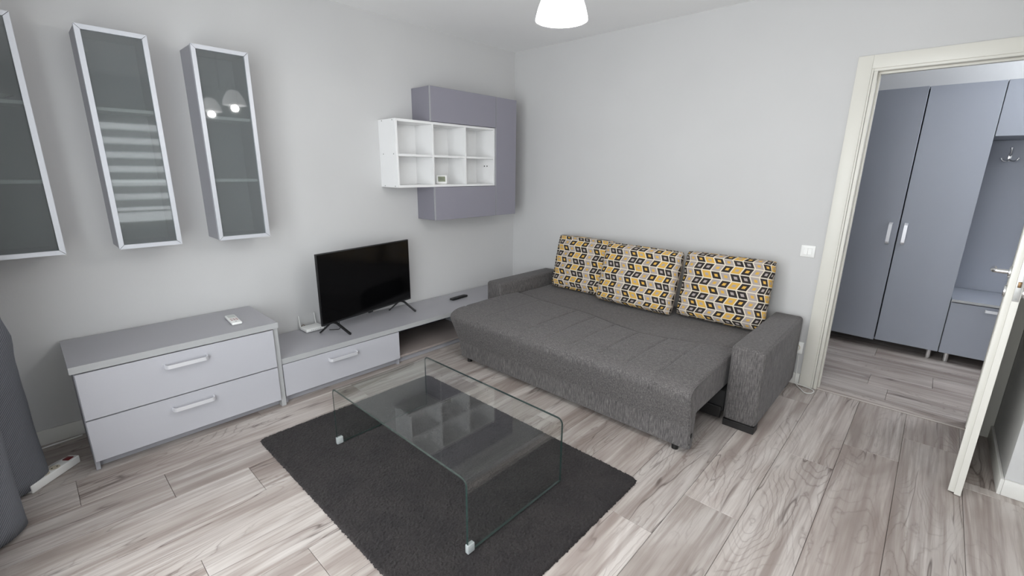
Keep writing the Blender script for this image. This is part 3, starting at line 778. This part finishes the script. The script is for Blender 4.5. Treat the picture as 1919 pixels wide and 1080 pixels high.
# rear seat cushion
def rear_cushion():
    bm = bmesh.new(); ny = 130; y0, y1 = -0.652, -2.530; x1 = -0.035
    offs = [0.0, 0.002, 0.005, 0.009, 0.015, 0.024]; nx = len(offs)-1+36
    top = []
    for i in range(ny+1):
        r_ = []; y = y0+(y1-y0)*i/ny; xs = interp(tabx, y)+0.003
        for j in range(nx+1):
            x = xs+offs[j] if j < len(offs) else xs+0.024+(x1-xs-0.024)*(j-len(offs)+1)/36
            z = 0.388+mn.noise(Vector((x*4, y*4, 0)))*0.004
            z -= 0.022*math.exp(-(x-xs)/0.006)
            ex = min(x1-x, y0-y, y-y1)
            z -= 0.012*math.exp(-ex/0.010)
            r_.append(bm.verts.new((x, y, z)))
        top.append(r_)
    for i in range(ny):
        for j in range(nx): bm.faces.new((top[i][j], top[i][j+1], top[i+1][j+1], top[i+1][j]))
    edge = [top[0][j] for j in range(nx+1)]+[top[i][nx] for i in range(1, ny+1)]+[top[ny][j] for j in range(nx-1, -1, -1)]+[top[i][0] for i in range(ny-1, 0, -1)]
    low = [bm.verts.new((v.co.x, v.co.y, 0.205)) for v in edge]
    n = len(edge)
    for k in range(n): bm.faces.new((edge[k], edge[(k+1) % n], low[(k+1) % n], low[k]))
    bm.faces.new(low); return bm
bm = rear_cushion()
obj('rear_seat', bm, M_fab, sf, True)

# pillows
def pillow(label, cx, cy, zb, wid, hgt, thk, tilt, yaw, seed, roll=0.0):
    bm = bmesh.new(); uvl = bm.loops.layers.uv.new('UVMap'); nu, nv = 46, 36
    def samp(n): return [math.sin(PI/2*(-1+2*i/n))*0.55+(-1+2*i/n)*0.45 for i in range(n+1)]
    us, vs = samp(nu), samp(nv)
    def pf(s, p=7): return max(0.0, 1-abs(s)**p)**0.42
    uvm = {}
    grids = []
    for side in (-1, 1):
        g = []
        for j, t in enumerate(vs):
            r_ = []
            for i, s in enumerate(us):
                f = pf(s)*pf(t)
                if side == 1 and (i in (0, nu) or j in (0, nv)): r_.append(grids[0][j][i]); continue
                # rounded outline
                k = 1-0.020*(abs(s)**6*abs(t)**2+abs(t)**6*abs(s)**2)
                sx = s*wid/2*(1-0.010*(1-t*t)*abs(s)**4)*(1-0.018*abs(t)**8*abs(s))
                sz = t*hgt/2*(1-0.018*abs(s)**8*abs(t))
                puff = mn.noise(Vector((s*1.7, t*1.7, seed)))*0.014+mn.noise(Vector((s*5, t*5, seed+3)))*0.004
                yy = side*(thk/2*(0.10+0.90*f)*(0.86+0.14*(1-s*s)*(1-t*t)) + puff*f)
                if side == -1: yy -= 0.0
                v = bm.verts.new((sx, yy, sz+hgt/2))
                uvm[v] = (s*wid/2+math.copysign(thk*0.42*(1-pf(s)), s), t*hgt/2+math.copysign(thk*0.42*(1-pf(t)), t))
                r_.append(v)
            g.append(r_)
        grids.append(g)
    for gi, g in enumerate(grids):
        for j in range(nv):
            for i in range(nu):
                q = (g[j][i], g[j][i+1], g[j+1][i+1], g[j+1][i])
                try: f = bm.faces.new(q if gi == 0 else tuple(reversed(q)))
                except ValueError: continue
                for lp_ in f.loops:
                    a, b = uvm[lp_.vert]; lp_[uvl].uv = (a+3.2+seed*0.197, b+2.7+seed*0.063)
    mt = Matrix.Rotation(roll, 4, 'Y') @ Matrix.Rotation(tilt, 4, 'X')
    bmesh.ops.transform(bm, matrix=mt, verts=bm.verts)
    o = obj('pillow', bm, M_pil, None, True, True); o.location = (cx, cy, zb); o.rotation_euler = (0, 0, yaw)
    return tag(o, label, 'pillow', 'printed back pillows on the sofa')
TL = math.radians(13)
# local -y is the visible front; yaw -90 deg turns it to face -x
pillow('printed pillow at the far end of the sofa, by the left armrest', -0.235, -1.010, 0.392, 0.565, 0.485, 0.155, -TL, -PI/2, 1)
pillow('widest printed pillow, in the middle of the sofa and overlapping its neighbours', -0.345, -1.600, 0.398, 0.655, 0.485, 0.185, -TL-0.06, -PI/2-0.03, 2)
pillow('printed pillow at the near end of the sofa, next to the light switch', -0.262, -2.235, 0.395, 0.595, 0.485, 0.185, -TL, -PI/2+0.02, 5)

# ------------------------------------------------------------------ rug
rg = thing('rug', 'dark charcoal short-pile rug under the glass coffee table', 'rug', (-2.29, -1.61, 0))
RX0, RX1, RY0, RY1 = -2.855, -1.728, -0.780, -2.430
def outline(x, y):   # pull grid corners round
    return x, y
def rug_mesh():
    import numpy as np
    nx, ny = 282, 412
    xs = np.linspace(RX0, RX1, nx+1); ys = np.linspace(RY1, RY0, ny+1)
    X, Y = np.meshgrid(xs, ys)
    rng = np.random.default_rng(3)
    Z = 0.0125+rng.normal(0, 0.0017, X.shape)
    # round the four corners
    R = 0.035
    for sx, ex in ((1, RX1), (-1, RX0)):
        for sy, ey in ((1, RY0), (-1, RY1)):
            cx, cy = ex-sx*R, ey-sy*R
            msk = ((X-cx)*sx > 0) & ((Y-cy)*sy > 0)
            a = (X-cx)*sx; b = (Y-cy)*sy
            mx = np.maximum(a, b); d = np.sqrt(a*a+b*b)+1e-9
            k = np.where(msk, mx/d, 1)
            X = np.where(msk, cx+sx*a*k, X); Y = np.where(msk, cy+sy*b*k, Y)
    jx = rng.normal(0, 0.0011, X.shape); jy = rng.normal(0, 0.0011, X.shape)
    I, J = np.meshgrid(np.arange(nx+1), np.arange(ny+1))
    edge = (I == 0) | (I == nx) | (J == 0) | (J == ny)
    e2 = (I <= 1) | (I >= nx-1) | (J <= 1) | (J >= ny-1)
    X = X+jx*np.where(edge, 1.6, 1); Y = Y+jy*np.where(edge, 1.6, 1)
    Z = np.where(e2, Z-0.003, Z); Z = np.where(edge, 0.002, Z)
    co = np.stack([X, Y, Z], -1).reshape(-1, 3)-np.array([-2.29, -1.61, 0])
    a = (J[:-1, :-1]*(nx+1)+I[:-1, :-1]).ravel()
    f = np.stack([a, a+1, a+nx+2, a+nx+1], -1)
    me = bpy.data.meshes.new('pile')
    me.vertices.add(len(co)); me.vertices.foreach_set('co', co.ravel())
    me.loops.add(f.size); me.loops.foreach_set('vertex_index', f.ravel())
    me.polygons.add(len(f)); me.polygons.foreach_set('loop_start', np.arange(0, f.size, 4)); me.polygons.foreach_set('loop_total', np.full(len(f), 4))
    me.update(); me.validate(); me.materials.append(M_rug)
    return me
pl = bpy.data.objects.new('pile', rug_mesh()); COL.objects.link(pl); pl.parent = rg; pl['kind'] = 'stuff'
box('backing', RX0+0.006, RX1-0.006, RY0-0.006, RY1+0.006, 0.0005, 0.004, M_dark, rg, 0.001)

# ------------------------------------------------------------------ glass coffee table
ct = thing('coffee_table', 'bent clear glass coffee table standing on the dark rug', 'table', (-2.30, -1.655, 0.013))
def bent_glass():
    bm = bmesh.new(); x0, x1 = -2.586, -2.004; ya, yb = -1.128, -2.172; zt, zb = 0.343, 0.019; R, T = 0.032, 0.010
    path = [(ya, zb), (ya, zt-R-0.003)]
    ns = 10
    for k in range(ns+1):
        a = PI/2*k/ns; path.append((ya-R+R*math.cos(a), zt-R+R*math.sin(a)))
    path += [(ya-R-0.003, zt), (yb+R+0.003, zt)]
    for k in range(ns+1):
        a = PI/2+PI/2*k/ns; path.append((yb+R+R*math.cos(a), zt-R+R*math.sin(a)))
    path += [(yb, zt-R-0.003), (yb, zb)]
    inner = [(ya-T, zb), (ya-T, zt-R-0.003)]
    for k in range(ns+1):
        a = PI/2*k/ns; inner.append((ya-R+(R-T)*math.cos(a), zt-R+(R-T)*math.sin(a)))
    inner += [(ya-R-0.003, zt-T), (yb+R+0.003, zt-T)]
    for k in range(ns+1):
        a = PI/2+PI/2*k/ns; inner.append((yb+R+(R-T)*math.cos(a), zt-R+(R-T)*math.sin(a)))
    inner += [(yb+T, zt-R-0.003), (yb+T, zb)]
    def strip(pa, xa_, pb, xb_, sm, mi):      # own vertices for every sheet so that the flats shade flat
        A = [bm.verts.new((xa_, p[0], p[1])) for p in pa]; B = [bm.verts.new((xb_, p[0], p[1])) for p in pb]
        for k in range(len(pa)-1):
            f = bm.faces.new((A[k], A[k+1], B[k+1], B[k])); f.smooth = sm; f.material_index = mi
    strip(path, x0, path, x1, True, 0); strip(inner, x0, inner, x1, True, 0)
    strip(path, x0, inner, x0, True, 1); strip(path, x1, inner, x1, True, 1)
    for k in (0, -1): strip([path[k], inner[k]], x0, [path[k], inner[k]], x1, False, 1)
    return bm
bm = bent_glass()
gt = obj('bent_glass_sheet', bm, [M_glass, M_gedge], ct)
md = None
for x in (-2.586,):
    for yy in (-1.128, -2.172):
        s = -1 if yy > -1.5 else 1
        sx = 1 if x < -2.3 else -1
        bm = bmesh.new(); bbox(bm, x-sx*0.004, x+sx*0.030, yy-s*0.004, yy+s*0.014, 0.0165, 0.054, 0.003, 2)
        obj('foot_clip', bm, M_rub, ct, True)

# ------------------------------------------------------------------ ceiling lamp
LA = Vector((-2.0, -2.08, 1.985)); LC = Vector((-2.0, -2.44, 0)); RL = (LA-LC); RL.z = 0
RAD = RL.length; A0 = math.atan2(RL.y, RL.x)
cl = thing('ceiling_lamp', 'ceiling lamp with lit white opal glass bell shades', 'lamp', (LC.x, LC.y, H))
bm = bmesh.new(); lathe(bm, [(0.001, 0), (0.055, 0), (0.06, -0.008), (0.045, -0.03), (0.012, -0.035), (0.001, -0.036)], (LC.x, LC.y, H-0.0005), 32); obj('canopy', bm, M_chrome, cl, True)
bm = bmesh.new(); cyl(bm, (LC.x, LC.y, 2.16), 0.008, 0.345, n=16); obj('stem', bm, M_chrome, cl, True)
bm = bmesh.new(); lathe(bm, [(0.001, 0), (0.022, 0.005), (0.03, 0.025), (0.022, 0.045), (0.001, 0.05)], (LC.x, LC.y, 2.13), 24); obj('hub', bm, M_chrome, cl, True)
for k in range(2):
    a = A0+k*PI; ex = Vector((math.cos(a), math.sin(a), 0)); P = LC+ex*RAD; P.z = LA.z
    bm = bmesh.new(); sweep(bm, smooth_pts([LC+ex*0.02+Vector((0, 0, 2.155)), LC+ex*RAD*0.4+Vector((0, 0, 2.13)), LC+ex*RAD*0.8+Vector((0, 0, 2.20)), P+Vector((0, 0, 0.185)), P+Vector((0, 0, 0.15))], 6), 0.006, n=10)
    ao = obj('lamp_arm', bm, M_chrome, cl, True)
    bm = bmesh.new(); cyl(bm, P+Vector((0, 0, 0.105)), 0.024, 0.05, n=20, bev=0.004); obj('bulb_holder', bm, M_chrome, ao, True)
    bm = bmesh.new()
    pr = [(0.026, 0.130), (0.040, 0.124), (0.058, 0.105), (0.075, 0.075), (0.089, 0.040), (0.097, 0.010), (0.0985, 0.0)]
    pr2 = [(r-0.004, z_-0.002) for r, z_ in reversed(pr)]; pr2[0] = (0.0945, 0.0)
    lathe(bm, pr+pr2, P, 48); sh = obj('lamp_shade', bm, M_shade, cl, True)
    bm = bmesh.new(); lathe(bm, [(0.001, 0.0), (0.014, 0.002), (0.024, 0.012), (0.028, 0.026), (0.026, 0.042), (0.016, 0.065), (0.014, 0.085)], P+Vector((0, 0, 0.012)), 24); obj('bulb', bm, M_bulb, sh, True)
    pt = bpy.data.lights.new('bulb_light', 'POINT'); pt.energy = 10.0; pt.shadow_soft_size = 0.03; pt.color = (1.0, 0.97, 0.94)
    po_ = bpy.data.objects.new('bulb_light', pt); COL.objects.link(po_); po_.location = P+Vector((0, 0, -0.025))

# ------------------------------------------------------------------ light switch, socket, cable
sw = thing('light_switch', 'white double light switch on the wall left of the doorway', 'switch', (-0.0005, -2.664, 0.937))
bm = bmesh.new(); bbox(bm, -0.0005, -0.009, -2.624, -2.706, 0.898, 0.976, 0.003, 2); obj('plate', bm, M_whitepl, sw, True)
for a in (-2.6645, -2.689): box('rocker', -0.0092, -0.0125, a, a+0.0235, 0.915, 0.959, M_whitepl, sw, 0.001)
so = thing('wall_socket', 'white wall socket low beside the door casing, half behind the sofa armrest', 'socket', (-0.0005, -2.70, 0.27))
bm = bmesh.new(); bbox(bm, -0.0005, -0.010, -2.660, -2.738, 0.225, 0.310, 0.003, 2); obj('plate', bm, M_whitepl, so, True)
bm = bmesh.new(); cyl(bm, (-0.0102, -2.699, 0.268), 0.022, 0.003, Vector((-1, 0, 0)), 20); obj('insert', bm, M_sockb, so, True)
bm = bmesh.new(); cyl(bm, (-0.0135, -2.699, 0.268), 0.018, 0.0145, Vector((-1, 0, 0)), 20, 0.003); pg = obj('cable_plug', bm, M_whitepl, so, True)
bm = bmesh.new()
sweep(bm, smooth_pts([(-0.020, -2.722, 0.22), (-0.020, -2.726, 0.10), (-0.022, -2.728, 0.035), (-0.035, -2.742, 0.006), (-0.085, -2.775, 0.005), (-0.128, -2.808, 0.005), (-0.112, -2.842, 0.005), (-0.06, -2.850, 0.005), (-0.034, -2.822, 0.005), (-0.030, -2.78, 0.009), (-0.034, -2.745, 0.013), (-0.03, -2.724, 0.014)], 8), 0.0033, n=8)
tag(obj('cable', bm, M_cable, None, True), 'white cable looping on the floor between sofa armrest and door casing', 'cable')
bm = bmesh.new()
sweep(bm, smooth_pts([(-0.024, -2.700, 0.503), (-0.030, -2.715, 0.5035), (-0.022, -2.728, 0.45), (-0.018, -2.7315, 0.34), (-0.018, -2.7305, 0.25)], 6), 0.0033, n=8)
# power strip
ps = thing('power_strip', 'white multi-socket power strip on the floor beside the curtain', 'power strip', (-3.632, -0.395, 0.0), math.radians(43))
bm = bmesh.new(); bbox(bm, -0.120, 0.115, -0.026, 0.026, 0.001, 0.040, 0.005, 3); psb = obj('body', bm, M_whitepl, ps, True, True)
for k in range(3):
    bm = bmesh.new(); cyl(bm, (-0.085+k*0.05, 0, 0.0395), 0.0205, 0.0012, n=20); so_ = obj('socket_insert', bm, M_sockb, ps, True, True)
    bm = bmesh.new(); cyl(bm, (-0.085+k*0.05-0.009, 0.004, 0.0405), 0.0035, 0.0008, n=10); cyl(bm, (-0.085+k*0.05+0.009, -0.004, 0.0405), 0.0035, 0.0008, n=10); obj('pin_hole', bm, M_holeb, so_, False, True)
bm = bmesh.new(); bbox(bm, 0.068, 0.098, -0.015, 0.015, 0.0395, 0.0445, 0.002); obj('switch', bm, M_redsw, ps, True, True)
bm = bmesh.new(); sweep(bm, smooth_pts([(0.113, 0.0, 0.020), (0.135, 0.012, 0.016), (0.150, 0.040, 0.008), (0.135, 0.070, 0.006), (0.08, 0.085, 0.006), (0.02, 0.075, 0.006), (-0.06, 0.055, 0.006), (-0.12, 0.05, 0.006)], 7), 0.0042, n=8); obj('cable', bm, M_cable, ps, True, True)
bm = bmesh.new(); sweep(bm, smooth_pts([(-3.80, -0.075, 0.006), (-3.70, -0.062, 0.006), (-3.63, -0.052, 0.006), (-3.55, -0.043, 0.006), (-3.50, -0.035, 0.006)], 6), 0.004, n=8)
tag(obj('wall_cable', bm, M_cable, None, True), 'thin pale cable running along the foot of the left wall behind the curtain', 'cable')

# ------------------------------------------------------------------ curtain
def curtain():
    bm = bmesh.new(); uvl = bm.loops.layers.uv.new('UVMap')
    base = smooth_pts([(-3.79, -0.20, 0), (-3.72, -0.25, 0), (-3.655, -0.34, 0), (-3.650, -0.42, 0), (-3.715, -0.50, 0), (-3.835, -0.565, 0), (-3.835, -0.64, 0), (-3.735, -0.715, 0), (-3.725, -0.77, 0), (-3.765, -0.83, 0), (-3.825, -0.885, 0), (-3.850, -0.93, 0), (-3.835, -0.98, 0), (-3.822, -1.03, 0), (-3.850, -1.08, 0), (-3.845, -1.13, 0)], 9)
    nz = 60; cols = []; L_ = 0; prev = None; arc = []
    for p in base:
        L_ += (p-prev).length if prev else 0; prev = p; arc.append(L_)
    rows = []
    for j in range(nz+1):
        t = j/nz; z = 0.018+(2.46-0.018)*t; r_ = []
        for i, p in enumerate(base):
            amp = 1.0-0.35*t
            x = -3.762+(p.x+3.762)*amp
            y = p.y
            x += 0.010*mn.noise(Vector((p.y*5, z*2.2, 3)))+0.004*mn.noise(Vector((p.y*16, z*5, 9)))
            x += 0.018*math.exp(-((z-0.75)/0.22)**2)*mn.noise(Vector((p.y*9, z*7, 1)))
            y += 0.010*mn.noise(Vector((p.y*4, z*2, 7)))
            if z < 0.12: x -= 0.0
            r_.append(bm.verts.new((x, y, z)))
        rows.append(r_)
    for j in range(nz):
        for i in range(len(base)-1):
            f = bm.faces.new((rows[j][i], rows[j][i+1], rows[j+1][i+1], rows[j+1][i]))
            for lp_, (ii, jj) in zip(f.loops, ((i, j), (i+1, j), (i+1, j+1), (i, j+1))): lp_[uvl].uv = (arc[ii], jj/nz*2.44)
    return bm
cu = obj('curtain', curtain(), M_cur, None, True); md = cu.modifiers.new('thick', 'SOLIDIFY'); md.thickness = 0.003
tag(cu, 'heavy grey woven curtain hanging to the floor at the left edge', 'curtain')
bm = bmesh.new(); sweep(bm, [(-3.78, -0.10, 2.485), (-3.78, -3.7, 2.485)], 0.012, n=12)
tag(obj('curtain_rail', bm, M_alu, None, True), 'metal curtain rail under the ceiling along the window wall', 'rail')

# ------------------------------------------------------------------ hall furniture
WX = 1.234
wd = thing('wardrobe', 'tall grey-blue two-door wardrobe in the hall beyond the doorway', 'wardrobe', (WX, -3.045, 0))
WZ0, WZ1 = 0.080, 2.072
box('side_panel', WX+0.020, 1.795, -3.4435, -3.427, WZ0, WZ1, M_ward, wd); box('side_panel', WX+0.020, 1.795, -2.648, -2.664, WZ0, WZ1, M_ward, wd)
box('top_panel', WX+0.020, 1.795, -3.4265, -2.6645, WZ1-0.016, WZ1, M_ward, wd); box('bottom_panel', WX+0.020, 1.795, -3.4265, -2.6645, WZ0, WZ0+0.016, M_ward, wd)
box('back_panel', 1.788, 1.795, -3.4265, -2.6645, WZ0+0.017, WZ1-0.017, M_ward, wd)
for ya, yb, yh in ((-2.648, -3.0425, -2.996), (-3.0485, -3.4435, -3.086)):
    first = ya > -2.7; dx = 0
    d = box('door', WX, WX+0.018, ya, yb, WZ0+0.002, WZ1-0.001, M_ward, wd, 0.0012)
    bm = bmesh.new(); sweep(bm, smooth_pts([(WX, yh, 1.062), (WX-0.016, yh, 1.062), (WX-0.026, yh, 1.052), (WX-0.028, yh, 1.035), (WX-0.028, yh, 0.927), (WX-0.026, yh, 0.910), (WX-0.016, yh, 0.900), (WX, yh, 0.900)], 4), 0.011, 0.004, up=Vector((1, 0, 0)), n=4)
    obj('handle', bm, M_alu, d, True)
    if first:   # left door stands slightly ajar on its hinge
        pv = Vector((0.018, ya-OFF[wd.name].y, 0)); d.matrix_local = Matrix.Translation(pv) @ Matrix.Rotation(math.radians(-4.0), 4, 'Z') @ Matrix.Translation(-pv)
for yy in (-3.395, -2.70):
    for xx in (WX+0.06, 1.74):
        bm = bmesh.new(); cyl(bm, (xx, yy, 0.0006), 0.019, 0.079, n=20, bev=0.003); obj('foot', bm, M_chrome, wd, True)
hb = thing('hall_bench', 'low grey hall cabinet with a flap front beside the wardrobe', 'cabinet', (WX, -3.75, 0))
HY0, HY1 = -3.4475, -4.15
box('top_panel', WX-0.006, 1.795, HY0, HY1, 0.497, 0.515, M_ward, hb)
box('top_edge_band', WX-0.0075, WX-0.0061, HY0, HY1, 0.497, 0.515, M_edge, hb, 0)
box('side_panel', WX+0.019, 1.795, HY0, HY0-0.016, 0.08, 0.4965, M_ward, hb); box('side_panel', WX+0.019, 1.795, HY1, HY1+0.016, 0.08, 0.4965, M_ward, hb)
box('bottom_panel', WX+0.019, 1.795, HY0-0.0165, HY1+0.0165, 0.08, 0.096, M_ward, hb)
d = box('door', WX, WX+0.018, HY0-0.002, HY1+0.002, 0.082, 0.490, M_ward, hb)
bm = bmesh.new(); sweep(bm, smooth_pts([(WX, -3.64, 0.462), (WX-0.018, -3.641, 0.462), (WX-0.026, -3.652, 0.462), (WX-0.026, -3.79, 0.462), (WX-0.018, -3.801, 0.462), (WX, -3.802, 0.462)], 4), 0.004, 0.010, n=4); obj('handle', bm, M_alu, d, True)
for yy in (-3.50, -4.1):
    for xx in (WX+0.06, 1.74):
        bm = bmesh.new(); cyl(bm, (xx, yy, 0.0006), 0.019, 0.079, n=20, bev=0.003); obj('foot', bm, M_chrome, hb, True)
box('tall_back_panel', 1.775, 1.795, HY0, HY1, 0.516, 1.702, M_ward, hb)
oc = thing('overhead_cabinet', 'grey-blue overhead cabinet above the coat hook in the hall', 'cabinet', (WX, -3.75, 1.703))
box('carcass', WX+0.019, 1.795, HY0, HY1, 1.703, WZ1, M_ward, oc); box('door', WX, WX+0.018, HY0-0.001, HY1, 1.704, WZ1-0.001, M_ward, oc)
hk = thing('coat_hook', 'chrome triple coat hook on the hall back panel', 'hook', (1.774, -3.58, 1.54))
bm = bmesh.new(); bbox(bm, 1.7745, 1.768, -3.570, -3.592, 1.545, 1.600, 0.003, 2); obj('plate', bm, M_chrome, hk, True)
for pts in ([(1.768, -3.581, 1.585), (1.735, -3.579, 1.595), (1.722, -3.578, 1.625), (1.720, -3.577, 1.640)],
            [(1.768, -3.581, 1.560), (1.740, -3.565, 1.545), (1.725, -3.545, 1.548), (1.722, -3.535, 1.565)],
            [(1.768, -3.581, 1.560), (1.740, -3.597, 1.545), (1.725, -3.617, 1.548), (1.722, -3.627, 1.565)]):
    bm = bmesh.new(); sweep(bm, smooth_pts(pts, 5), 0.0055, n=10); cyl(bm, Vector(pts[-1])-Vector((0, 0, 0.004)), 0.010, 0.009, n=12, bev=0.003); obj('prong', bm, M_chrome, hk, True)
# hall ceiling light
hl = thing('hall_ceiling_light', 'round white ceiling light in the hall', 'lamp', (0.95, -4.3, H))
bm = bmesh.new(); lathe(bm, [(0.001, -0.06), (0.08, -0.055), (0.13, -0.03), (0.14, -0.0005), (0.001, -0.0005)], (0.95, -4.3, H), 32); obj('diffuser', bm, M_shade, hl, True)
pt = bpy.data.lights.new('hall_bulb', 'POINT'); pt.energy = 46; pt.shadow_soft_size = 0.12; pt.color = (0.90, 0.95, 1.0)
po_ = bpy.data.objects.new('hall_bulb', pt); COL.objects.link(po_); po_.location = (0.95, -4.3, H-0.22)
